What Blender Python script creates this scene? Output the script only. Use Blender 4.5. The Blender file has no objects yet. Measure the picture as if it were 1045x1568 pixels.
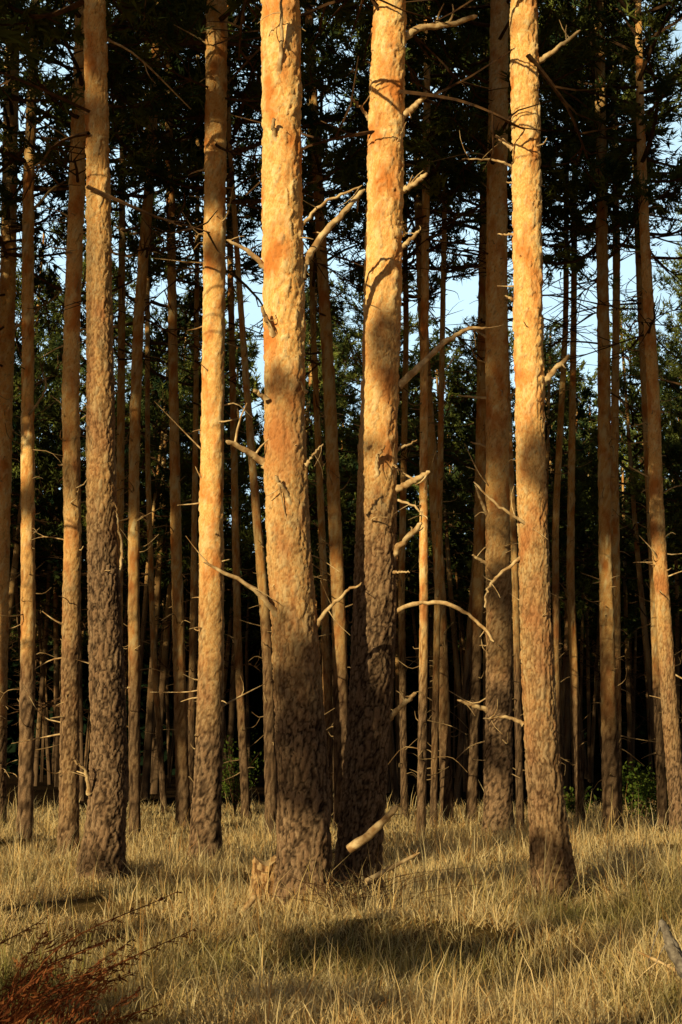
import bpy, math, random
import numpy as np
from mathutils import Vector, Matrix
random.seed(7); rng=np.random.default_rng(7)
scene=bpy.context.scene
# ------------------------------------------------------------ camera calibration / site survey
PITCH=math.radians(9.6); EYE=1.6; FPX=2178.0; CX=522.5; CY=784.0
def ray(px,py):
    dx=(px-CX)/FPX; dy=-(py-CY)/FPX
    return np.array([dx, math.cos(PITCH)-dy*math.sin(PITCH), math.sin(PITCH)+dy*math.cos(PITCH)])
def gdist(py):
    d=ray(CX,py); return -EYE/d[2]*d[1]
def at(px,py,D):
    d=ray(px,py); t=D/d[1]; return np.array([d[0]*t, D, EYE+d[2]*t]), t/FPX
SUN_EL=math.radians(17); SUN_AZ=math.radians(33)
S=np.array([-math.sin(SUN_AZ)*math.cos(SUN_EL),-math.cos(SUN_AZ)*math.cos(SUN_EL),math.sin(SUN_EL)])
# ------------------------------------------------------------ noise
def h3(i,j,k,s=0):
    i=i.astype(np.int64);j=j.astype(np.int64);k=k.astype(np.int64)
    n=(i*73856093)^(j*19349663)^(k*83492791)^(s*1013904223+12345)
    n=n&0x7fffffff
    n=((n^(n>>13))*1274126177)&0x7fffffff
    n=((n^(n>>15))*668265263)&0x7fffffff
    n=n^(n>>11)
    return (n&0xffff)/65535.0
def vn(P,s=0):
    f=np.floor(P); r=P-f; r=r*r*(3-2*r); i,j,k=f[:,0],f[:,1],f[:,2]
    out=0
    for a in (0,1):
        for b in (0,1):
            for c in (0,1):
                w=(r[:,0] if a else 1-r[:,0])*(r[:,1] if b else 1-r[:,1])*(r[:,2] if c else 1-r[:,2])
                out=out+w*h3(i+a,j+b,k+c,s)
    return out
def fbm(P,s=0,o=3):
    v=0;a=.5;t=0
    for q in range(o): v=v+a*vn(P*2**q,s+q); t+=a; a*=.5
    return v/t
def voro(P,s=0):
    f=np.floor(P); F1=np.full(len(P),9.);F2=np.full(len(P),9.); ID=np.zeros(len(P))
    for a in (-1,0,1):
        for b in (-1,0,1):
            for c in (-1,0,1):
                i,j,k=f[:,0]+a,f[:,1]+b,f[:,2]+c
                q=np.stack([i+h3(i,j,k,s+1),j+h3(i,j,k,s+2),k+h3(i,j,k,s+3)],1)
                d=np.linalg.norm(P-q,axis=1); idv=h3(i,j,k,s+4)
                m=d<F1
                F2=np.where(m,F1,np.minimum(F2,d)); ID=np.where(m,idv,ID); F1=np.where(m,d,F1)
    return F1,F2,ID
def terr(x,y):
    x=np.asarray(x,float);y=np.asarray(y,float)
    P=np.stack([x*.35,y*.35,np.zeros_like(x)],-1).reshape(-1,3)
    n=fbm(P,5,3).reshape(x.shape)
    near=np.exp(-(y/60)**2)
    z=(n-.5)*.35*near+.28*np.exp(-((x-.35)/1.5)**2-((y-12.0)/1.1)**2)
    z=z+.18*np.exp(-((x-4.2)/2)**2-((y-15)/4)**2)
    return z
# ------------------------------------------------------------ mesh builder
class Geo:
    def __init__(s): s.V=[];s.F={3:[],4:[]};s.M={3:[],4:[]};s.n=0;s.A={}
    def add(s,V,F,m=0,**at):
        V=np.asarray(V,float);F=np.asarray(F,int)
        if len(V)==0 or len(F)==0: return
        k=F.shape[1]
        s.V.append(V);s.F[k].append(F+s.n);s.M[k].append(np.full(len(F),m));s.n+=len(V)
        for a,v in at.items(): s.A.setdefault(a,[]).append(v)
    def mesh(s,name,mats,smooth=True):
        me=bpy.data.meshes.new(name); V=np.concatenate(s.V)
        loops=[];tot=[];mi=[]
        for k in (3,4):
            if s.F[k]:
                F=np.concatenate(s.F[k]);loops.append(F.ravel());tot.append(np.full(len(F),k));mi.append(np.concatenate(s.M[k]))
        loops=np.concatenate(loops);tot=np.concatenate(tot);mi=np.concatenate(mi)
        me.vertices.add(len(V));me.vertices.foreach_set('co',V.astype(np.float32).ravel())
        me.loops.add(len(loops));me.loops.foreach_set('vertex_index',loops.astype(np.int32))
        me.polygons.add(len(tot));st=np.concatenate([[0],np.cumsum(tot)[:-1]])
        me.polygons.foreach_set('loop_start',st.astype(np.int32));me.polygons.foreach_set('loop_total',tot.astype(np.int32))
        me.polygons.foreach_set('material_index',mi.astype(np.int32))
        me.polygons.foreach_set('use_smooth',np.full(len(tot),smooth))
        for a,l in s.A.items():
            v=np.concatenate(l)
            if v.ndim==1:
                at_=me.attributes.new(a,'FLOAT','POINT');at_.data.foreach_set('value',v.astype(np.float32))
            else:
                at_=me.attributes.new(a,'FLOAT_COLOR','POINT')
                at_.data.foreach_set('color',np.concatenate([v,np.ones((len(v),1))],1).astype(np.float32).ravel())
        for m in mats: me.materials.append(m)
        me.update(calc_edges=True); return me
def obj(name,me,parent=None,loc=None,rotz=0,scale=None):
    o=bpy.data.objects.new(name,me); scene.collection.objects.link(o)
    if parent: o.parent=parent
    if loc is not None: o.location=loc
    o.rotation_euler[2]=rotz
    if scale: o.scale=scale if hasattr(scale,'__len__') else (scale,)*3
    return o
def tube(P,R,seg=6,jag=0):
    P=np.asarray(P,float);R=np.asarray(R,float);n=len(P)
    T=np.gradient(P,axis=0);T/=np.linalg.norm(T,axis=1)[:,None]+1e-9
    ref=np.array([0.31,.2,.93]) if abs(T[:,2]).mean()<.85 else np.array([1.,.1,0])
    U=np.cross(T,ref);U/=np.linalg.norm(U,axis=1)[:,None]+1e-9;W=np.cross(T,U)
    a=np.arange(seg)/seg*2*math.pi
    V=P[:,None,:]+R[:,None,None]*(np.cos(a)[None,:,None]*U[:,None,:]+np.sin(a)[None,:,None]*W[:,None,:])
    if jag: V+=rng.normal(0,jag,V.shape)*R[:,None,None]
    V=V.reshape(-1,3)
    i=np.arange(n-1)[:,None]*seg;j=np.arange(seg)[None,:];j2=(j+1)%seg
    F=np.stack([i+j,i+j2,i+seg+j2,i+seg+j],-1).reshape(-1,4)
    return V,F
def spline(P,n):
    P=np.asarray(P,float);
    if len(P)==2: return P[0]+(P[1]-P[0])*np.linspace(0,1,n)[:,None]
    tt=np.linspace(0,1,n)
    Q=np.vstack([2*P[0]-P[1],P,2*P[-1]-P[-2]]);out=[]
    for u in tt:
        x=u*(len(P)-1);i=min(int(x),len(P)-2);f=x-i
        p0,p1,p2,p3=Q[i],Q[i+1],Q[i+2],Q[i+3]
        out.append(.5*((2*p1)+(-p0+p2)*f+(2*p0-5*p1+4*p2-p3)*f*f+(-p0+3*p1-3*p2+p3)*f**3))
    return np.array(out)
# ------------------------------------------------------------ materials
def newmat(name):
    m=bpy.data.materials.new(name);m.use_nodes=True;nt=m.node_tree;nt.nodes.clear();return m,nt
def N(nt,t,**kw):
    n=nt.nodes.new(t)
    for k,v in kw.items():
        if k.startswith('i_'): n.inputs[k[2:].replace('_',' ')].default_value=v
        else: setattr(n,k,v)
    return n
def mixc(nt,f,a,b,mode=None):
    n=nt.nodes.new('ShaderNodeMix');n.data_type='RGBA'
    if mode: n.blend_type=mode
    for idx,v in ((0,f),(6,a),(7,b)):
        if hasattr(v,'links'): nt.links.new(v,n.inputs[idx])
        elif idx==0: n.inputs[0].default_value=v
        else: n.inputs[idx].default_value=(*v,1)
    return n.outputs[2]
def ramp(nt,src,a,b,lo=0,hi=1):
    n=nt.nodes.new('ShaderNodeMapRange');n.inputs[1].default_value=a;n.inputs[2].default_value=b;n.inputs[3].default_value=lo;n.inputs[4].default_value=hi
    nt.links.new(src,n.inputs[0]);return n.outputs[0]
def bark_mat(far=False):
    m,nt=newmat('pine_bark');L=nt.links.new
    tc=N(nt,'ShaderNodeTexCoord');fis=N(nt,'ShaderNodeAttribute',attribute_name='fis');h=N(nt,'ShaderNodeAttribute',attribute_name='h')
    pid=N(nt,'ShaderNodeAttribute',attribute_name='pid')
    mp=N(nt,'ShaderNodeMapping');mp.inputs['Scale'].default_value=(1,1,.5);L(tc.outputs['Object'],mp.inputs[0])
    n1=N(nt,'ShaderNodeTexNoise',i_Scale=60.,i_Detail=3.,i_Roughness=.65);L(mp.outputs[0],n1.inputs['Vector'])
    n2=N(nt,'ShaderNodeTexNoise',i_Scale=4.,i_Detail=4.);L(mp.outputs[0],n2.inputs['Vector'])
    k=.66 if far else 1.  # far bark colour darkened to deepen the shade among background trunks
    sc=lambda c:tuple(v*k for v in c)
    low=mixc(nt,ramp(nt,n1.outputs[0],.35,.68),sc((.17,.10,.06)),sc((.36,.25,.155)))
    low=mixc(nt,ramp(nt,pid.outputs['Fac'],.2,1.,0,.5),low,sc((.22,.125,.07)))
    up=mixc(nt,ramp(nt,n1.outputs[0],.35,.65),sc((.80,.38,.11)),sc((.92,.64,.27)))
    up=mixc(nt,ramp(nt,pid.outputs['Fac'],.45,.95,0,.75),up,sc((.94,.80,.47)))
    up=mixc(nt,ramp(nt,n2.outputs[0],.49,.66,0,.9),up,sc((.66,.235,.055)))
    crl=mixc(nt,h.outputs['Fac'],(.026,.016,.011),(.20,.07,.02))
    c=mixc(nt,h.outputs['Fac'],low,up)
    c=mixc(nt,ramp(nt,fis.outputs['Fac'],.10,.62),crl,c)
    b=N(nt,'ShaderNodeBsdfDiffuse',i_Roughness=.3);L(c,b.inputs['Color'])
    if not far:
        bp=N(nt,'ShaderNodeBump',i_Strength=.8,i_Distance=.010);L(n1.outputs[0],bp.inputs['Height']);L(bp.outputs[0],b.inputs['Normal'])
    o=N(nt,'ShaderNodeOutputMaterial');L(b.outputs[0],o.inputs[0]);return m
def simple(name,c1,c2,sc=8,rough=.9,bump=.4,trans=0,rnd=0):
    m,nt=newmat(name);L=nt.links.new
    tc=N(nt,'ShaderNodeTexCoord')
    n1=N(nt,'ShaderNodeTexNoise',i_Scale=float(sc),i_Detail=2.,i_Roughness=.6);L(tc.outputs['Object'],n1.inputs['Vector'])
    c=mixc(nt,ramp(nt,n1.outputs[0],.36,.66),c1,c2)
    if rnd:
        oi=N(nt,'ShaderNodeObjectInfo');hs=N(nt,'ShaderNodeHueSaturation');L(c,hs.inputs['Color'])
        L(ramp(nt,oi.outputs['Random'],0,1,1-rnd,1+rnd),hs.inputs['Value']);c=hs.outputs[0]
    b=N(nt,'ShaderNodeBsdfDiffuse');L(c,b.inputs['Color'])
    if bump:
        bp=N(nt,'ShaderNodeBump',i_Strength=bump,i_Distance=.01);L(n1.outputs[0],bp.inputs['Height']);L(bp.outputs[0],b.inputs['Normal'])
    out=b.outputs[0]
    if trans:
        t=N(nt,'ShaderNodeBsdfTranslucent');L(c,t.inputs[0]);ms=N(nt,'ShaderNodeMixShader');ms.inputs[0].default_value=trans
        L(out,ms.inputs[1]);L(t.outputs[0],ms.inputs[2]);out=ms.outputs[0]
    o=N(nt,'ShaderNodeOutputMaterial');L(out,o.inputs[0]);return m
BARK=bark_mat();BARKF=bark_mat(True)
DEAD=simple('dead_wood',(.34,.20,.09),(.74,.56,.32),9,bump=.6)
DEAD2=simple('dead_wood_dimmed',(.16,.095,.045),(.48,.34,.18),3,bump=0)  # dead wood darkened in colour to dim the branches of farther trees
TWIG=simple('limb_bark',(.05,.03,.02),(.13,.07,.033),12,bump=0)
NEED=simple('pine_needles',(.024,.054,.032),(.17,.19,.040),.8,bump=0,rnd=.45)
DARKN=simple('shaded_thicket_leaves',(.005,.012,.007),(.013,.023,.011),.35,bump=0)  # leaf colour near black, standing in for deep forest shade
SHRUB=simple('shrub_leaves',(.06,.11,.02),(.15,.19,.035),4,bump=0,trans=.35)
FERN=simple('dead_bracken',(.17,.05,.024),(.38,.14,.05),9,bump=0,trans=.3)
def grass_mat():
    m,nt=newmat('dry_grass');L=nt.links.new
    a=N(nt,'ShaderNodeAttribute',attribute_name='gc')
    b=N(nt,'ShaderNodeBsdfDiffuse');L(a.outputs['Color'],b.inputs['Color'])
    t=N(nt,'ShaderNodeBsdfTranslucent');L(a.outputs['Color'],t.inputs[0]);ms=N(nt,'ShaderNodeMixShader');ms.inputs[0].default_value=.4
    L(b.outputs[0],ms.inputs[1]);L(t.outputs[0],ms.inputs[2]);o=N(nt,'ShaderNodeOutputMaterial');L(ms.outputs[0],o.inputs[0]);return m
GRASS=grass_mat()
def ground_mat():
    m,nt=newmat('forest_floor');L=nt.links.new
    tc=N(nt,'ShaderNodeTexCoord')
    n1=N(nt,'ShaderNodeTexNoise',i_Scale=1.2,i_Detail=3.);L(tc.outputs['Object'],n1.inputs['Vector'])
    n2=N(nt,'ShaderNodeTexNoise',i_Scale=35.,i_Detail=3.,i_Roughness=.7);L(tc.outputs['Object'],n2.inputs['Vector'])
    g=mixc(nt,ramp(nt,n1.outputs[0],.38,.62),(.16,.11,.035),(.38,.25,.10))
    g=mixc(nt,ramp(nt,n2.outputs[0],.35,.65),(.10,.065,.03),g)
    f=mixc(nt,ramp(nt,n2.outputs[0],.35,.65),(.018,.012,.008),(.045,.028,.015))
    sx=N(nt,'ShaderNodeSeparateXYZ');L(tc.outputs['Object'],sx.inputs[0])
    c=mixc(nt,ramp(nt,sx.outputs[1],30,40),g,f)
    b=N(nt,'ShaderNodeBsdfDiffuse');L(c,b.inputs['Color'])
    bp=N(nt,'ShaderNodeBump',i_Strength=.8,i_Distance=.04);L(n2.outputs[0],bp.inputs['Height']);L(bp.outputs[0],b.inputs['Normal'])
    o=N(nt,'ShaderNodeOutputMaterial');L(b.outputs[0],o.inputs[0]);return m
# ------------------------------------------------------------ ground
def axis(lo,hi,fine_lo,fine_hi,st,n):
    a=np.arange(fine_lo,fine_hi+st*.5,st)
    l=fine_lo-(np.geomspace(1,1+fine_lo-lo,n)-1)[1:][::-1]; r=fine_hi+(np.geomspace(1,1+hi-fine_hi,n)-1)[1:]
    return np.concatenate([l,a,r])
gx=axis(-700,700,-16,16,.16,30);gy=axis(-500,900,4,44,.16,30)
X,Y=np.meshgrid(gx,gy);Z=terr(X,Y)
nx,ny=len(gx),len(gy);i=np.arange(ny-1)[:,None]*nx;j=np.arange(nx-1)[None,:]
F=np.stack([i+j,i+j+1,i+nx+j+1,i+nx+j],-1).reshape(-1,4)
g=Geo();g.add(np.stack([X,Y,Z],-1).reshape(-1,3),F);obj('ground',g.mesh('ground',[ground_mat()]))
# ------------------------------------------------------------ trunk
def trunk_geo(zc,xc,rc,H,seg,dz,seed,ybend=0,h_lo=2.2,h_hi=5.0,disp=1.0,zmax_fine=13,flare=.35,z0=-.25):
    """zc,xc,rc survey points (metres above base, lateral offset, radius)"""
    zc=list(zc);xc=list(xc);rc=list(rc)
    sl=(xc[-1]-xc[-2])/(zc[-1]-zc[-2]+1e-6)
    if zc[-1]<H-1:
        zc.append(H);xc.append(xc[-1]+max(-.05,min(.05,sl))*(H-zc[-2]));rc.append(.04)
    zs=np.concatenate([np.arange(z0,min(zmax_fine,H),dz),np.arange(min(zmax_fine,H),H,.4),[H]])
    def sm(v):
        fz=np.arange(-1,H+1,.05);a=np.interp(fz,zc,v);w=np.hanning(41);w/=w.sum()
        a=np.convolve(np.pad(a,20,'edge'),w,'valid');return np.interp(zs,fz,a)
    cx=sm(xc);r=sm(rc)
    cy=ybend*np.sin(zs*.35+seed)+.0
    cy-=cy[0]
    a=np.arange(seg)/seg*2*math.pi
    Z=np.repeat(zs[:,None],seg,1);A=np.repeat(a[None,:],len(zs),0);R=np.repeat(r[:,None],seg,1)
    zz=np.clip(Z,0,None)
    lobes=.5+.5*np.cos(A*4+seed)*.6+.4*np.cos(A*7+seed*2)
    R=R*(1+flare*np.exp(-zz/.30)*(.5+.6*lobes))
    P=np.stack([R*np.cos(A),R*np.sin(A),Z],-1).reshape(-1,3)
    hh=np.clip((P[:,2]-h_lo)/(h_hi-h_lo)+ (fbm(P*np.array([1.5,1.5,.8]),seed,2)-.5)*.9,0,1)
    lump=(fbm(P*np.array([4,4,1.6]),seed+9,3)-.5)*.12
    wob=(fbm(P*9,seed+3,2)[:,None]-.5)*np.array([.10,.10,.25])
    F1,F2,ID=voro((P+wob*np.array([1.3,1.3,2.]))*np.array([20,20,4.6]),seed)
    e1=np.clip((F2-F1)*2.2,0,1)
    G1,G2,ID2=voro((P+wob)*np.array([14,14,6.5]),seed+20)
    e2=np.clip((G2-G1)*3.,0,1)
    if seg>30:
        K1,K2,ID3=voro((P+wob)*np.array([44,44,18]),seed+40);e3=np.clip((K2-K1)*3.,0,1)
    else: e3=e2;ID3=ID2
    fis=(e1*.8+.2*e3)*(1-hh)+(.36+.28*e2+.36*e3)*hh
    d=(1-hh)*(.028*e1**.7+.007*e3)+hh*(.009*e2+.007*e3+.019*ID2*(ID2>.5))
    d=d*disp
    rr=np.sqrt(P[:,0]**2+P[:,1]**2)
    s=(rr*(1+lump)+d-.014)/np.maximum(rr,1e-4)
    fade=np.clip((R.ravel()-.03)/.1,0,1); s=1+(s-1)*fade
    P[:,0]*=s;P[:,1]*=s
    P[:,0]+=np.repeat(cx,seg);P[:,1]+=np.repeat(cy,seg)
    n=len(zs);i=np.arange(n-1)[:,None]*seg;j=np.arange(seg)[None,:];j2=(j+1)%seg
    F=np.stack([i+j,i+j2,i+seg+j2,i+seg+j],-1).reshape(-1,4)
    pid=ID*(1-hh)+(ID2*.5+ID3*.5)*hh
    return P,F,fis,hh,pid,(zs,cx,cy,r)
# ------------------------------------------------------------ needles
def tufts(C,Dr,n=14,ln=.18,w=.022):
    m=len(C);C=np.repeat(C,n,0);Dr=np.repeat(Dr,n,0)
    v=rng.normal(size=(m*n,3));v/=np.linalg.norm(v,axis=1)[:,None]
    d=v+Dr*.8;d/=np.linalg.norm(d,axis=1)[:,None]
    l=ln*rng.uniform(.6,1.2,(m*n,1))
    s=np.cross(d,rng.normal(size=(m*n,3)));s/=np.linalg.norm(s,axis=1)[:,None]+1e-9
    b=C+Dr*rng.uniform(-.6,.6,(m*n,1))*ln*.8
    V=np.stack([b-s*w*.5,b+s*w*.5,b+d*l],1).reshape(-1,3)
    return V,np.arange(m*n*3).reshape(-1,3)
def crown_mesh(name,seed,H=9,nl=30,Rm=3.0,dead=7,tn=10,tl=.21,tw=.042,pl=5,lo=False):
    global rng
    rng=np.random.default_rng(seed);g=Geo();C=[];Dd=[]
    for q in range(nl+dead):
        isdead=q>=nl
        t=(q+rng.uniform(0,1))/nl if not isdead else rng.uniform(-.35,.25)
        z=t*H*.95 if not isdead else t*H
        az=q*2.4+rng.uniform(-.5,.5)
        L=Rm*((1-min(max(t,0),1))**.55*rng.uniform(.45,1.15)+.12)*(.7 if isdead else 1)
        el=math.radians(-8+50*max(t,0)+rng.uniform(-15,15))
        d=np.array([math.cos(az)*math.cos(el),math.sin(az)*math.cos(el),math.sin(el)])
        p=np.array([0,0,z]);side=rng.normal(0,.25,3);pts=[p]
        for s_ in range(1,5):
            dd=d+side*math.sin(s_*1.3)+np.array([0,0,.12*s_*(1 if not isdead else -.6)]);dd/=np.linalg.norm(dd)
            pts.append(pts[-1]+dd*L/4)
        P=spline(pts,7);V,F=tube(P,np.linspace(.045 if not isdead else .025,.008,7),3 if lo else 4);g.add(V,F,0)
        nb=int(3+L*(2.0 if lo else 2.8))
        for b in range(nb):
            u=rng.uniform(.3,1) if not isdead else rng.uniform(.2,1);x=u*6;i0=min(int(x),5);bp=P[i0]+(P[i0+1]-P[i0])*(x-i0)
            bd=(P[i0+1]-P[i0]);bd/=np.linalg.norm(bd);bd=bd*.7+rng.normal(0,.55,3)*np.array([1,1,.5])+np.array([0,0,.15]);bd/=np.linalg.norm(bd)
            bl=rng.uniform(.35,.95)*(1.15-.5*u)
            Q=np.array([bp,bp+bd*bl*.5+rng.normal(0,.04,3),bp+bd*bl+np.array([0,0,.08])])
            if not lo or isdead: V,F=tube(Q,[.014,.01,.005],3);g.add(V,F,0)
            if isdead: continue
            for k in range(pl):
                uu=rng.uniform(.3,1.05);c=Q[0]+(Q[2]-Q[0])*uu+rng.normal(0,.09,3)
                C.append(c);Dd.append(bd+rng.normal(0,.3,3))
    V,F=tufts(np.array(C),np.array(Dd),tn,tl,tw);g.add(V,F,1)
    return g.mesh(name,[TWIG,NEED],smooth=False)
CROWNS=[crown_mesh('pine_crown_%d'%k,100+k,H=random.uniform(8,10),nl=random.randint(30,38),Rm=random.uniform(2.5,3.2)) for k in range(6)]
CROWNL=[crown_mesh('pine_crown_far_%d'%k,200+k,H=random.uniform(8,10),nl=random.randint(28,36),Rm=random.uniform(2.6,3.3),tn=8,tl=.26,tw=.085,pl=4,lo=True,dead=6) for k in range(5)]
CROWNT=[crown_mesh('pine_crown_shade_%d'%k,300+k,H=9,nl=40,Rm=2.9,tn=10,tl=.30,tw=.14,pl=12,lo=True,dead=0) for k in range(2)]  # extra-dense crowns for the added shade trees
rng=np.random.default_rng(11)
# ------------------------------------------------------------ surveyed trees
TREES={
'A':dict(b=1400,p=[(1400,463,84),(1300,468,82),(1150,462,76),(1000,453,70),(800,440,67),(650,437,64),(500,436,62),(300,433,61),(0,430,59)],near=1,hl=2.0,hh=6.4),
'B':dict(b=1385,p=[(1385,545,72),(1300,550,70),(1200,557,66),(1000,572,66),(800,576,61),(600,582,58),(400,588,57),(200,591,55),(0,598,53)],near=1,hl=2.4,hh=6.8),
'C':dict(b=1385,p=[(1385,850,66),(1300,843,60),(1200,832,52),(1000,822,48),(800,817,46),(600,813,46),(400,812,45),(200,810,44),(0,806,42)],near=1,hl=.6,hh=6.),
'D':dict(b=1355,p=[(1355,152,66),(1300,160,62),(1200,168,56),(1000,160,52),(800,152,46),(500,148,40),(200,145,36),(0,142,34)],near=1,hl=3,hh=10),
'E':dict(b=1325,p=[(1325,313,48),(1200,318,45),(1000,323,41),(800,322,38),(600,325,36),(300,329,35),(0,333,33)],near=1,hl=2.2,hh=4.8),
'F':dict(b=1292,p=[(1292,763,46),(1000,766,41),(800,763,38),(500,760,35),(300,760,32),(0,765,29)],near=1,hl=2.5,hh=8),
'G':dict(b=1287,p=[(1287,38,28),(1000,43,26),(600,46,22),(300,47,20),(0,55,16)]),
'H':dict(b=1305,p=[(1305,105,31),(1000,110,28),(800,115,27),(600,112,27),(400,118,25),(0,128,22)],near=1,hl=1,hh=9),
'I':dict(b=1285,p=[(1285,207,20),(900,207,20),(700,208,19),(500,213,19),(300,228,18),(0,243,16)]),
'J':dict(b=1275,p=[(1275,282,26),(1000,275,21),(700,268,18),(300,260,15),(0,255,12)]),
'K':dict(b=1270,p=[(1270,-4,28),(600,5,25),(200,15,24),(0,22,21)],near=1),
'L':dict(b=1280,p=[(1280,524,28),(1000,521,26),(600,505,22),(300,488,18),(0,472,15)]),
'M':dict(b=1282,p=[(1282,645,16),(1000,650,16),(700,650,15),(400,652,14),(0,655,12)]),
'N':dict(b=1270,p=[(1270,686,22),(900,675,20),(700,662,18),(500,648,17),(300,640,15),(0,630,12)]),
'O':dict(b=1268,p=[(1268,722,20),(900,733,20),(600,738,19),(0,745,16)]),
'P':dict(b=1277,p=[(1277,937,29),(800,925,24),(400,920,21),(0,918,17)]),
'Q':dict(b=1272,p=[(1272,947,16),(900,941,15),(700,938,14),(400,943,13),(0,940,11)]),
'R':dict(b=1283,p=[(1283,1043,28),(1100,1025,25),(800,1003,22),(600,998,19),(300,985,15),(0,978,10)],near=1,hl=1,hh=7),
'S':dict(b=1270,p=[(1270,1016,18),(1000,1003,16),(850,998,14),(400,980,11),(0,965,8)]),
'T':dict(b=1257,p=[(1257,378,16),(1000,365,14),(800,360,13),(400,352,11),(0,350,8)]),
'U':dict(b=1290,p=[(1290,417,23),(1000,410,19),(700,385,14),(500,370,11),(200,350,8),(0,345,6)]),
'V':dict(b=1266,p=[(1266,890,16),(900,876,14),(500,880,11),(0,880,9)]),
'W':dict(b=1262,p=[(1262,854,14),(800,852,12),(500,866,10),(0,868,8)]),
'X':dict(b=1256,p=[(1256,620,13),(900,615,12),(500,622,10),(0,615,8)]),
'Y':dict(b=1245,p=[(1245,252,11),(1000,236,10),(700,228,9),(0,225,7)]),
'Z':dict(b=1262,p=[(1262,505,15),(900,497,13),(500,480,10),(0,470,7)]),
'AB':dict(b=1272,p=[(1272,664,13),(1000,668,12),(600,676,10),(0,688,8)]),
'AC':dict(b=1276,p=[(1276,797,14),(900,789,12),(500,775,10),(0,770,8)]),
'AD':dict(b=1260,p=[(1260,292,13),(900,296,11),(500,300,9),(0,305,7)]),
'AE':dict(b=1262,p=[(1262,182,18),(900,180,15),(500,185,13),(0,190,9)]),
}
def stub_set(g,info,z0,z1,n,rnd,lmin,lmax,rad,seg=5):
    zs,cx,cy,r=info
    for _ in range(n):
        z=rnd.uniform(z0,z1);x=np.interp(z,zs,cx);y=np.interp(z,zs,cy);rr=np.interp(z,zs,r)
        az=rnd.uniform(0,2*math.pi);el=math.radians(rnd.uniform(-20,40));l=rnd.uniform(lmin,lmax)*(rnd.random()**1.2+.25)
        d=np.array([math.cos(az)*math.cos(el),math.sin(az)*math.cos(el),math.sin(el)])
        p=np.array([x,y,z])+d*rr*.7
        b1=p+d*l*.5+rng.normal(0,.06,3)*l;b2=p+d*l+rng.normal(0,.22,3)*l+np.array([0,0,rnd.uniform(-.25,.2)*l])
        k=max(5,int(5+l*3));P=spline([p,b1,b2],k);R=np.linspace(rad*rnd.uniform(.7,1.3),rad*.35,k)
        V,F=tube(P,R,seg,.06);g.add(V,F,0)
        if l>.8 and rnd.random()<.6:
            q=P[k//2];e=q+(d+rng.normal(0,.5,3))*l*.35;V,F=tube(spline([q,(q+e)/2+rng.normal(0,.03,3),e],4),np.linspace(rad*.5,rad*.2,4),4);g.add(V,F,0)
BR={
'A':[([(412,422),(385,397),(350,384)],10,4,-.2),([(410,716),(385,702),(352,688)],12,7,-.3),([(440,975),(420,938),(385,905),(320,872)],13,4,-.5),
 ([(462,432),(478,388),(520,336),(558,290)],14,7,.1),([(460,352),(500,318),(556,296)],6,3,-.1),([(480,968),(500,940),(530,912),(553,900)],8,3,-.3),
 ([(410,622),(392,612)],9,5,-.1),([(450,785),(438,762),(426,742)],9,5,-.16),
 ([(421,524),(412,507),(405,490)],9,5,-.15),
 ([(430,128),(433,80),(434,28)],8,4,-.2),([(424,230),(420,205)],8,5,-.15),([(470,722),(482,705),(496,688)],6,2,0),([(470,612),(459,598)],5,2,-.2)],
'B':[([(612,176),(632,163),(652,147)],13,7,-.15),([(610,292),(632,282),(654,268)],11,6,-.15),([(608,384),(626,370),(643,355)],9,5,-.1),([(566,175),(552,160),(536,147)],6,3,-.1),
 ([(598,756),(630,742),(656,730)],13,7,-.25),([(594,862),(618,832),(644,808)],12,7,-.3),([(596,1100),(616,1080),(636,1062)],10,6,-.2),
 ([(598,942),(640,926),(690,932),(728,960),(748,990)],8,4,-.5),([(610,592),(650,552),(685,516),(720,496),(750,490)],12,4,.3),
 ([(576,745),(577,712),(588,692)],8,4,-.18),([(612,52),(650,28),(695,18),(735,0)],13,7,.2),([(600,765),(632,778),(654,800)],5,2,-.2),
 ([(575,742),(600,720),(606,725)],5,2,-.3),([(602,880),(625,882)],5,2,-.1),([(608,690),(640,672)],5,2,.1)],
'C':[([(824,84),(856,66),(890,44)],10,4,-.2),([(830,586),(852,564),(871,547)],11,6,-.2),([(797,246),(760,228),(712,221)],5,2,.2),
 ([(803,1108),(770,1098),(738,1101)],7,3,-.2),([(800,852),(765,880),(745,905),(739,935)],6,3,-.3),([(820,832),(812,810),(790,795),(758,776),(722,745)],7,3,-.3),
 ([(796,456),(775,450)],6,3,-.1),([(794,350),(765,350)],5,2,0),([(820,494),(823,470)],7,4,-.15),([(790,215),(762,196)],8,4,0),([(800,270),(778,268)],4,2,0)],
'D':[([(140,1215),(138,1180),(120,1162)],7,3,-.3),([(178,890),(185,845),(180,800),(176,770)],5,2,-.1),([(170,1060),(200,1052)],4,2,0)],
'F':[([(748,1087),(722,1080),(700,1073)],8,4,-.3),([(748,864),(722,851)],7,3,-.2),([(748,520),(715,500)],5,2,0),([(746,610),(700,606)],5,2,0),([(748,685),(720,676)],5,2,0),([(780,612),(800,580)],5,2,0),([(752,800),(726,746)],6,3,-.3)],
'G':[([(50,640),(74,600),(66,560)],4,2,0),([(52,330),(85,295),(115,278)],5,2,0),([(50,480),(75,470),(100,450)],4,2,0)],
'K':[([(18,500),(45,480),(70,455)],6,2,0),([(15,300),(40,265),(55,230)],5,2,0)],
}
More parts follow.
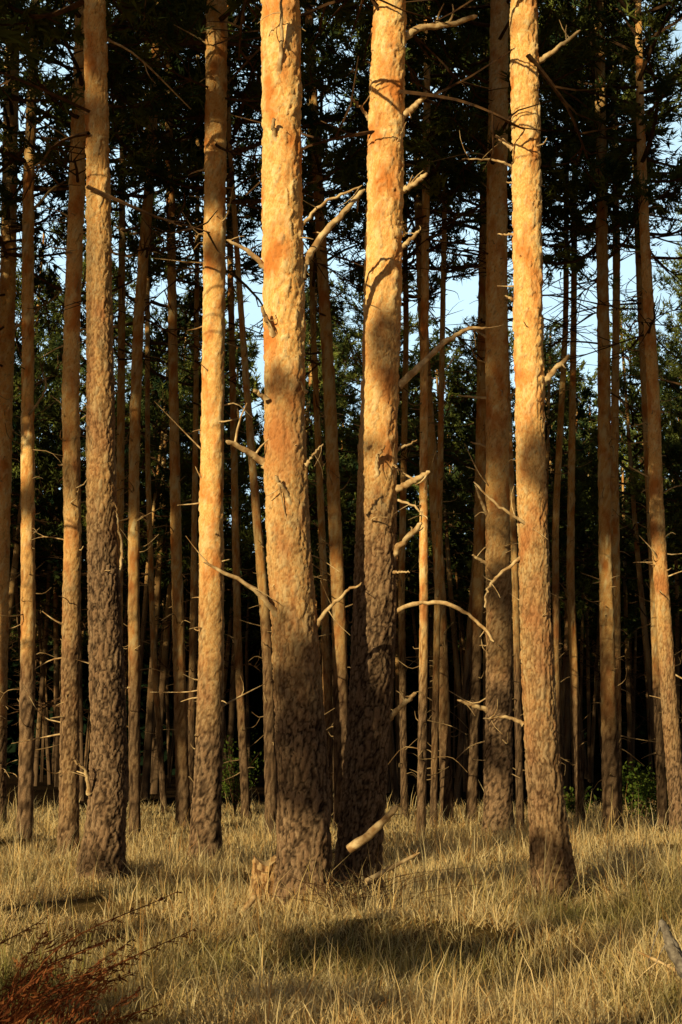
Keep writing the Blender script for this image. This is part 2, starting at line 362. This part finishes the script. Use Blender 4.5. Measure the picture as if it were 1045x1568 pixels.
def make_tree(key,t,idx):
    D=gdist(t['b']);near=t.get('near',0);rnd=random.Random(idx*31+5)
    zz=[];xx=[];rr=[]
    p0,_=at(t['p'][0][1],t['p'][0][0],D);bx=p0[0];bz=float(terr(bx,D))
    for (py,px,w) in t['p']:
        P,s=at(px,py,D);zz.append(P[2]);xx.append(P[0]-bx);rr.append(w*s/2*(.97 if near else .86))
    zz[0]=min(zz[0],0)
    H=max(rnd.uniform(19,22),zz[-1]+1.5)
    seg=88 if D<20 else (44 if near else 20);dz=.02 if D<20 else (.04 if near else .10)
    top=bpy.data.objects.new('pine_tree',None);scene.collection.objects.link(top);top.location=(bx,D,bz)
    V,F,fis,hh,pid,info=trunk_geo(np.array(zz),xx,rr,H,seg,dz,idx*7+3,ybend=.12,h_lo=t.get('hl',1.8),h_hi=t.get('hh',6.0),zmax_fine=12 if D<20 else 17,disp=1 if D<20 else .8,flare=.30 if near else .2)
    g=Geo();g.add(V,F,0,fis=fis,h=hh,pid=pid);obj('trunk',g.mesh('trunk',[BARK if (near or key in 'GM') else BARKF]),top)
    g=Geo()
    for (pts,w0,w1,yo) in BR.get(key,[]):
        W=[];s=1
        for q,(px,py) in enumerate(pts):
            P,s=at(px,py,D);f=q/(len(pts)-1);P[1]+=yo*f;W.append(P-np.array([bx,D,bz]))
        z=W[0][2];W=np.array(W);W[:,1]+=np.interp(z,info[0],info[2])
        if W[-1][1]<-.12 and abs(W[-1][0]-W[0][0])<.22: W[:,1]-=np.interp(z,info[0],info[3])*.8
        n=6+4*len(pts);P=spline(W,n);P+=rng.normal(0,.006,P.shape)
        R=np.linspace(w0*s/2,w1*s/2,n)*(1+rng.normal(0,.06,n));R[0]*=1.35;R[-1]*=.45
        V,F=tube(P,R,8,.05);g.add(V,F,0)
        if n>16:
            for kk in range(2):
                i0=rnd.randint(n//3,n-2);q=P[i0];e=q+rng.normal(0,.16,3)+np.array([0,0,.05]);V,F=tube(spline([q,(q+e)/2+rng.normal(0,.02,3),e],4),np.linspace(w1*s*.3,w1*s*.12,4),4);g.add(V,F,0)
    if D<20: stub_set(g,info,2.2,10,14,rnd,.08,.36,.012);stub_set(g,info,11,13,6,rnd,.5,1.6,.022)
    elif near: stub_set(g,info,1.2,13,46,rnd,.2,.9,.016)
    else: stub_set(g,info,1.0,14,42,rnd,.15,1.0,.014,4)
    obj('dead_branches',g.mesh('dead_branches',[DEAD if near else DEAD2]),top)
    cb=11.6 if D<20 else 12.5 if near else rnd.uniform(11.5,15)
    sc=(H+1-cb)/9.0;w=1.35 if D<20 else (1.15 if (near or idx%2==0) else .85)
    obj('crown',CROWNS[idx%6],top,(np.interp(cb,info[0],info[1]),0,cb),rnd.uniform(0,6),(w,w,sc))
for n_,(k,t) in enumerate(TREES.items()): make_tree(k,t,n_)
# ------------------------------------------------------------ forest interior (mass of further pines)
rf=random.Random(21);pos=[];tries=0
forest=bpy.data.objects.new('distant_pine_forest',None);scene.collection.objects.link(forest)
tg=Geo();bg=Geo()
while len(pos)<200 and tries<20000:
    tries+=1;D=46+56*rf.random()**.9;x=rf.uniform(-1,1)*(.30*D+6)
    if any((x-a)**2+(D-b)**2<1.9**2 for a,b in pos): continue
    pos.append((x,D))
k_=0
while k_<44:   # the wood continues to the left and right, outside the frame
    D=rf.uniform(16,60);x=(-.27*D-2.5-rf.uniform(0,16)) if k_%5 else (.27*D+3+rf.uniform(0,8))
    if any((x-a)**2+(D-b)**2<2.6**2 for a,b in pos): continue
    pos.append((x,D));k_+=1
for (x,D) in pos:
    s=rf.randint(0,9999);H=rf.uniform(15.5,21);r=rf.uniform(.06,.16);lean=rf.uniform(-.9,.9)
    out=abs(x)>.27*D+2.4
    if out: H+=1.5
    V,F,fis,hh,pid,info=trunk_geo([0,H*.5,H*.8],[0,lean+rf.uniform(-.25,.25),lean*1.5],[r,r*.75,r*.45],H,10 if D<60 else 7,.35 if D<60 else .8,s,h_lo=3,h_hi=12,disp=.5,flare=.2)
    z=float(terr(x,D));V=V+np.array([x,D,z]);tg.add(V,F,0,fis=np.clip(fis+.1,0,1),h=hh,pid=pid)
    if D<75:
        g2=Geo();stub_set(g2,info,1,11,12,rf,.2,1.2,.012,3)
        n0=0
        for a,f in zip(g2.V,g2.F[4]): bg.add(a+np.array([x,D,z]),f-n0,0);n0+=len(a)
    cb=rf.uniform(9.5,11.5) if out else rf.uniform(7,11)
    sc=(H+.5-cb)/9.0;w=rf.uniform(1.1,1.4) if out else rf.uniform(.85,1.25)
    lo_=out or D>58
    obj('crown',(CROWNL[rf.randint(0,4)] if lo_ else CROWNS[rf.randint(0,5)]),forest,(x+lean*1.1,D,z+cb),rf.uniform(0,6.28),(w,w,sc))
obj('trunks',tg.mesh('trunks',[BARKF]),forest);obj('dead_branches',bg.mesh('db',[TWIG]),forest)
# ------------------------------------------------------------ unseen tall pines, added behind the viewpoint to shade the middle trunks
KH=math.tan(SUN_EL)/math.cos(SUN_AZ)
tall=[];xq=-10
while xq>-46: tall.append((xq+rf.uniform(-.7,.7),-8-rf.uniform(0,1.2)));xq-=4.0
xq=-16.
while xq>-52: tall.append((xq+rf.uniform(-.9,.9),-14-rf.uniform(0,1.5)));xq-=6.2
for q,(x,y) in enumerate(tall):
    top=bpy.data.objects.new('pine_tree',None);scene.collection.objects.link(top);z0=float(terr(x,y));top.location=(x,y,z0)
    cb=18.8+(-8-y)*KH+rf.uniform(-.3,.8);H=cb+9
    V,F,fis,hh,pid,info=trunk_geo([0,H*.5,H*.9],[0,rf.uniform(-.1,.1),.1],[.15,.11,.05],H,12,.5,1500+q,h_lo=3,h_hi=8)
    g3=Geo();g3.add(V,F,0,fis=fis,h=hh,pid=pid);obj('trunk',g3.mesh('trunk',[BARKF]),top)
    obj('crown',CROWNT[q%2],top,(0,0,cb),rf.uniform(0,6),(1.1,1.1,1.0))
# ------------------------------------------------------------ far thicket added to close the view with darkness under the canopy
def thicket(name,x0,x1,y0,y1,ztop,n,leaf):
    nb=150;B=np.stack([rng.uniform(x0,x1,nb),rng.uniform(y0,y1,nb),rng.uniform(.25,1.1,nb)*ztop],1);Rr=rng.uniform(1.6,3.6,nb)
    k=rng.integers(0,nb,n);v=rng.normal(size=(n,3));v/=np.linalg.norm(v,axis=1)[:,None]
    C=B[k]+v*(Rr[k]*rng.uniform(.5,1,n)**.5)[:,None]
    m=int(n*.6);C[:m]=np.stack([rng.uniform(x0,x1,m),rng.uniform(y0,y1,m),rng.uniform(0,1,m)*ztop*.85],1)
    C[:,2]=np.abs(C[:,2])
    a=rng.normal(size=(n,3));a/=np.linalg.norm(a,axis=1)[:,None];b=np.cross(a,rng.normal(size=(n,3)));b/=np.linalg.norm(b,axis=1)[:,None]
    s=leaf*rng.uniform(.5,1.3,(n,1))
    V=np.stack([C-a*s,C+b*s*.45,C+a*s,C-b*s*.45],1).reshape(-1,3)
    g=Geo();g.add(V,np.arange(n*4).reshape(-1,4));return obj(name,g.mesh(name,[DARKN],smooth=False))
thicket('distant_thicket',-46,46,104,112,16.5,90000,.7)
# ------------------------------------------------------------ smaller pines behind the viewpoint, unseen; needle clumps shaped to shade chosen spots
SH=[ # px,py,D,rx,rz,density
 (470,1090,14.7,.42,.95,60),(570,1150,15.1,.42,1.0,60),(150,980,16.2,.45,2.3,45),(148,420,16.2,.35,2.2,30),(320,1160,18.7,.4,1.1,70),(326,745,18.7,.35,.22,60),(330,120,18.7,.35,1.0,26),
 (590,495,14.9,.48,.66,110),(812,655,14.8,.45,.46,110),(435,600,14.7,.4,.2,40),(812,230,14.8,.32,.7,20),(763,1160,26,.45,.5,70),(763,900,26,.45,.35,70),
 (760,180,26,.5,2.2,60),(118,420,23.6,.5,4.6,60),(925,700,30,.6,6.5,70),(988,380,28.5,.6,5.0,60),(262,500,31,.5,5,55),(733,780,32,.55,6,55),(498,520,28.7,.45,2.2,60),(207,420,28,.5,3.2,60),(207,1050,28,.4,.8,50),(48,300,27.6,.4,2.,40),
 (600,1460,11.6,.95,.22,90),(200,1425,12.6,.8,.15,80),(850,1330,16.3,2.0,.15,80),(250,1335,17.5,1.2,.13,70),(100,1530,9.3,.8,.10,80),(620,1548,9.3,1.2,.08,70),(640,1320,17,.7,.15,70)]
clumps=[]
for i_,(px,py,D,rx,rz,de) in enumerate(SH):
    P,_=at(px,py,D);L=(D+3)/math.cos(SUN_AZ)/math.cos(SUN_EL)+(i_%3)*1.3
    clumps.append((P+S*L,rx,rz,de))
cc=np.array([c[0] for c in clumps]);xs=np.quantile(cc[:,0],[.05,.2,.35,.5,.65,.8,.94])
bt=[(x,-5.5-(q%2)*1.8) for q,x in enumerate(xs)]
gs=[Geo() for _ in bt];zt=[6]*len(bt)
rax=np.array([math.cos(SUN_AZ),-math.sin(SUN_AZ),0])
for (c,rx,rz,de) in clumps:
    q=int(np.argmin([abs(c[0]-b[0])+.5*abs(c[1]-b[1]) for b in bt]));g=gs[q];b=bt[q];zt[q]=max(zt[q],c[2]+2)
    n=max(12,int(de*1.5*rx*rz*math.pi));v=rng.normal(size=(n,3));v/=np.linalg.norm(v,axis=1)[:,None];v*=rng.uniform(0,1,(n,1))**.4
    C=c+rax*v[:,:1]*rx+np.array([0,1,0])*v[:,1:2]*.3+np.array([0,0,1])*v[:,2:]*rz;V,F=tufts(C,rng.normal(0,.5,(n,3)),14,.17,.042);g.add(V,F,1)
    st=np.array([b[0],b[1],max(c[2]-.8,2)]);mid=(st+c)/2+np.array([0,0,-.15]);V,F=tube(spline([st,mid,c],8),np.linspace(.035,.012,8),5);g.add(V,F,0)
    if rz>1.2:
        V,F=tube(np.array([c-np.array([0,0,rz*.9]),c,c+np.array([0,0,rz*.9])]),[.02,.02,.008],4);g.add(V,F,0)
for q,(b,g) in enumerate(zip(bt,gs)):
    top=bpy.data.objects.new('pine_tree',None);scene.collection.objects.link(top)
    z0=float(terr(b[0],b[1]));H=min(zt[q],22)
    V,F,fis,hh,pid,info=trunk_geo([0,H*.5,H*.9],[0,.1,.15],[.12,.09,.05],H,16,.2,900+q);V=V+np.array([b[0],b[1],z0])
    g3=Geo();g3.add(V,F,0,fis=fis,h=hh,pid=pid);obj('trunk',g3.mesh('trunk',[BARKF]),top)
    if g.V: obj('shade_limbs',g.mesh('shade_limbs',[TWIG,NEED],smooth=False),top)
# ------------------------------------------------------------ grass
def grass():
    nT=15500
    Dg=np.linspace(7.5,42,400);w=(.62*Dg+3)*np.exp(-(Dg-8)/13.0);w/=w.sum()
    D=rng.choice(Dg,nT,p=w)+rng.uniform(-.05,.05,nT);x=rng.uniform(-1,1,nT)*(.30*D+1.)
    dn=fbm(np.stack([x*.9,D*.9,x*0],1),44,2);keep=dn>.33;x=x[keep];D=D[keep];nT=len(x)
    lush=fbm(np.stack([x*.7,D*.7,x*0+4],1),61,3)
    green=np.clip((fbm(np.stack([x*.45,D*.45,x*0+9],1),77,3)-.60)*4,0,1)
    green=np.clip(green+.75*np.exp(-((x-.3)/1.4)**2-((D-11.0)/.9)**2)+.25*(x<-.8)*(D<12),0,1)*np.clip((22-D)/8,0,1)
    nb=18;n=nT*nb
    tx=np.repeat(x,nb);ty=np.repeat(D,nb);tg_=np.repeat(green,nb);lu=np.repeat(lush,nb)
    th=np.repeat(rng.uniform(.45,1.4,nT)*np.where(rng.random(nT)<.10,1.6,1),nb)
    saz=np.repeat(rng.uniform(0,6.28,nT),nb)
    az=rng.uniform(0,2*math.pi,n);ro=rng.uniform(0,1,n)**.7*.15*(1+ty/30)
    bx=tx+np.cos(az)*ro;by=ty+np.sin(az)*ro
    az2=np.where(rng.random(n)<.5,az,saz)+rng.normal(0,.6,n);lean=rng.uniform(.2,1.6,n)
    h=rng.uniform(.06,.27,n)*(.2+lu*1.6)*th;tall=rng.random(n)<.06;h=np.where(tall,h*2.0,h);lean=np.where(tall,lean*.35,lean)
    wd=(.0017+.00018*ty)*rng.uniform(.6,1.4,n)
    bz=terr(bx,by)-.01
    dx=np.cos(az2);dy=np.sin(az2);sa=rng.uniform(0,math.pi,n);sx=np.cos(sa);sy=np.sin(sa)
    pts=[]
    for f in (0,.55,1.0):
        off=lean*h*f**1.8;pts.append(np.stack([bx+dx*off,by+dy*off,bz+h*f*(1-.38*lean*f)],1))
    sd=np.stack([sx,sy,sx*0],1)*wd[:,None]
    V=np.stack([pts[0]-sd,pts[0]+sd,pts[1]-sd*.75,pts[1]+sd*.75,pts[2]],1).reshape(-1,3)
    b=np.arange(n)[:,None]*5
    Q=b+np.array([[0,1,3,2]]);T=b+np.array([[2,3,4]])
    straw=np.array([.94,.65,.28]);pale=np.array([.98,.84,.52]);grn=np.array([.27,.25,.07]);brn=np.array([.55,.30,.11])
    u=rng.random(n)[:,None];c=straw*(1-u)+pale*u;br=(rng.random(n)<.14)[:,None];c=np.where(br,brn,c)
    gm=np.clip((tg_+rng.normal(0,.2,n)),0,1)[:,None];gm=np.maximum(gm,(rng.random(n)<.04)[:,None]*.6);c=c*(1-gm)+grn*gm
    c*=rng.uniform(.78,1.0,(n,1))
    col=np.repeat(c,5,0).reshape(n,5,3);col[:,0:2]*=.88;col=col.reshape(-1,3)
    g=Geo();g.V=[V];g.n=len(V);g.F[4]=[Q];g.M[4]=[np.zeros(len(Q))];g.F[3]=[T];g.M[3]=[np.zeros(len(T))];g.A={'gc':[col]}
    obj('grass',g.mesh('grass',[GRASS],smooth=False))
grass()
# ------------------------------------------------------------ small things
def shrub(name,px,py,D,r,hgt,n=900,mat=SHRUB,leaf=.05):
    P,_=at(px,py,D);z0=float(terr(P[0],D));top=bpy.data.objects.new(name,None);scene.collection.objects.link(top);top.location=(P[0],D,z0)
    g=Geo();C=[]
    for s in range(14):
        az=rng.uniform(0,6.28);e=np.array([math.cos(az)*r*rng.uniform(.3,1),math.sin(az)*r*rng.uniform(.3,1),hgt*rng.uniform(.5,1)])
        Pp=spline([np.zeros(3),e*np.array([.3,.3,.6]),e],6);V,F=tube(Pp,np.linspace(.012,.004,6),4);g.add(V,F,0)
        k=n//14;i0=rng.uniform(.35,1,k)[:,None];C.append(e*i0+rng.normal(0,.13*r+.03,(k,3)))
    C=np.concatenate(C);C[:,2]=np.abs(C[:,2]);m=len(C);a=rng.normal(size=(m,3));a/=np.linalg.norm(a,axis=1)[:,None];b=np.cross(a,rng.normal(size=(m,3)));b/=np.linalg.norm(b,axis=1)[:,None]
    s=leaf*rng.uniform(.6,1.3,(m,1));V=np.stack([C-a*s,C+b*s*.5,C+a*s,C-b*s*.5],1).reshape(-1,3);g.add(V,np.arange(m*4).reshape(-1,4),1)
    obj('stems_and_leaves',g.mesh(name,[TWIG,mat],smooth=False),top)
shrub('green_shrub',985,1240,33,1.1,1.3,1500);shrub('green_shrub',1035,1240,35,1.0,1.2,1100);shrub('green_shrub',360,1240,38,.8,2.2,900);shrub('green_shrub',880,1250,34,.5,.7,500)
def stump(px,py,D,r,h):
    P,_=at(px,py,D);z0=float(terr(P[0],D));seg=40
    V,F,fis,hh,pid,info=trunk_geo([0,h*.5,h],[0,0,0],[r,r,r*.95],h,seg,.02,77,flare=.35)
    V[:,2]+= (V[:,2]>h*.8)*(.05*np.sin(np.arctan2(V[:,1],V[:,0])*2+1))
    g=Geo();g.add(V,F,0,fis=fis,h=hh*0+.35,pid=pid)
    ring=V[-seg:];c=ring.mean(0)-np.array([0,0,.02]);Vc=np.vstack([ring*.995+c*.005,c[None]]);Fc=np.array([[i,(i+1)%seg,seg] for i in range(seg)])
    g.add(Vc,Fc,1,fis=np.ones(seg+1),h=np.ones(seg+1),pid=np.ones(seg+1)*.5)
    obj('tree_stump',g.mesh('tree_stump',[BARK,DEAD]),None,(P[0],D,z0))
stump(405,1390,14.9,.115,.46)
def stick(name,pts,D,w0,w1,yo=0,twigs=0,mat=DEAD):
    W=[];s=1
    for q,(px,py) in enumerate(pts):
        P,s=at(px,py,D);P[1]+=yo*q/(len(pts)-1);W.append(P)
    n=16;P=spline(W,n);R=np.linspace(w0,w1,n)*s/2*(1+rng.normal(0,.1,n));R[-1]*=.4
    g=Geo();V,F=tube(P,R,8,.06);g.add(V,F)
    for k in range(twigs):
        q=P[rng.integers(3,n-1)];e=q+rng.normal(0,.12,3)+np.array([0,0,.08]);V,F=tube(spline([q,(q+e)/2+rng.normal(0,.015,3),e],5),np.linspace(.006,.002,5),4);g.add(V,F)
    return obj(name,g.mesh(name,[mat]))
stick('broken_branch',[(535,1300),(565,1278),(590,1252),(608,1232)],14.2,14,8,-.3,3)
stick('fallen_branch',[(560,1350),(600,1330),(645,1308)],13.9,9,5,.2,2)
stick('dead_snag',[(1060,1500),(1035,1462),(1022,1432),(1012,1408)],9.6,26,12,.0,4,simple('weathered_wood',(.12,.10,.085),(.30,.26,.22),25,bump=.8))
stick('fallen_branch',[(1060,1500),(1020,1478),(980,1460)],9.7,8,3,.1,3)
stick('fallen_branch',[(370,1400),(385,1380),(392,1372)],14,12,6,.1,2)
g=Geo()
for k in range(90):
    P,_=at(rng.uniform(500,610),1395,13.9);z=float(terr(P[0],13.9));p=np.array([P[0],13.9+rng.uniform(-.2,.3),z]);d=rng.normal(0,.18,3);d[2]=rng.uniform(.15,.5)
    V,F=tube(spline([p,p+d*.6+rng.normal(0,.03,3),p+d+np.array([d[0]*.6,0,-.06])],7),np.linspace(.005,.002,7),4);g.add(V,F)
obj('bramble_twigs',g.mesh('bramble_twigs',[TWIG]))
def bracken(x,y,n,hs):
    g=Geo();z0=float(terr(x,y))
    for k in range(n):
        az=rng.uniform(-.9,.9)+(.2 if k%2 else .5);L=rng.uniform(.5,.95)*hs
        e=np.array([math.cos(az)*L*.85,math.sin(az)*L*.4,L*rng.uniform(.55,.85)]);p=np.array([x+rng.normal(0,.22),y+rng.normal(0,.15),z0])
        P=spline([p,p+e*np.array([.3,.3,.65]),p+e],18);V,F=tube(P,np.linspace(.006,.002,18),4);g.add(V,F)
        for i_ in range(4,18):
            f=(i_-4)/14;pl=.23*(1-f)**.8*(.5+.5*min(1,f*5))+.01;t=P[min(i_+1,17)]-P[i_-1];t/=np.linalg.norm(t)
            s=np.cross(t,np.array([0,.4,1.]));s/=np.linalg.norm(s)
            for sg in (-1,1):
                dd=s*sg+t*.6+np.array([0,0,-.15])+rng.normal(0,.22,3);dd/=np.linalg.norm(dd);q=P[i_]
                for m in range(6):
                    c=q+dd*pl*(m+.5)/6;l2=pl*.24*(1-m/7);u=t*.9+rng.normal(0,.3,3)
                    for sg2 in (-1,1):
                        V=np.array([c-dd*.008,c+dd*.008,c+u*sg2*l2+dd*l2*.4]);g.add(V,[[0,1,2]])
    return obj('dead_bracken',g.mesh('dead_bracken',[FERN],smooth=False))
bracken(-1.85,7.3,14,1.15);bracken(-1.45,7.3,8,.85)
# ------------------------------------------------------------ light, sky, camera
w=bpy.data.worlds.new('World');scene.world=w;w.use_nodes=True;nt=w.node_tree;L=nt.links.new
sky=nt.nodes.new('ShaderNodeTexSky');sky.sky_type='NISHITA';sky.sun_disc=False;sky.sun_elevation=SUN_EL;sky.sun_rotation=math.pi+SUN_AZ;sky.air_density=1.0;sky.dust_density=1.0
bgn=nt.nodes['Background'];bgn.inputs[1].default_value=.05
tc=nt.nodes.new('ShaderNodeTexCoord');sx=nt.nodes.new('ShaderNodeSeparateXYZ');L(tc.outputs['Generated'],sx.inputs[0])
ns=nt.nodes.new('ShaderNodeTexNoise');ns.inputs['Scale'].default_value=3.;ns.inputs['Detail'].default_value=3.;L(tc.outputs['Generated'],ns.inputs['Vector'])
# made-up brightening of the sky ahead only, so canopy gaps look bright
f1=ramp(nt,sx.outputs[1],.65,.9);f2=ramp(nt,sx.outputs[2],.7,.5);f3=ramp(nt,ns.outputs[0],.3,.7,.75,1.)
m1=nt.nodes.new('ShaderNodeMath');m1.operation='MULTIPLY';L(f1,m1.inputs[0]);L(f2,m1.inputs[1])
m2=nt.nodes.new('ShaderNodeMath');m2.operation='MULTIPLY';L(m1.outputs[0],m2.inputs[0]);L(f3,m2.inputs[1])
skd=mixc(nt,1.0,sky.outputs[0],(.74,.70,.66),'MULTIPLY')
L(mixc(nt,m2.outputs[0],skd,(16.5,23.5,27.5)),bgn.inputs[0])
ld=bpy.data.lights.new('sun','SUN');ld.energy=5;ld.angle=math.radians(.5);ld.color=(1,.81,.44)
lo=bpy.data.objects.new('sun',ld);scene.collection.objects.link(lo);lo.rotation_euler=Vector(S).to_track_quat('Z','Y').to_euler();lo.location=(-20,-30,25)
cam=bpy.data.cameras.new('camera');co=bpy.data.objects.new('camera',cam);scene.collection.objects.link(co)
co.location=(0,0,EYE);co.rotation_euler=(math.pi/2+PITCH,0,0);cam.sensor_fit='VERTICAL';cam.sensor_height=36;cam.sensor_width=24;cam.lens=50;cam.clip_end=2000;cam.clip_start=.05
scene.camera=co
scene.view_settings.view_transform='Standard';scene.view_settings.look='None';scene.view_settings.exposure=0
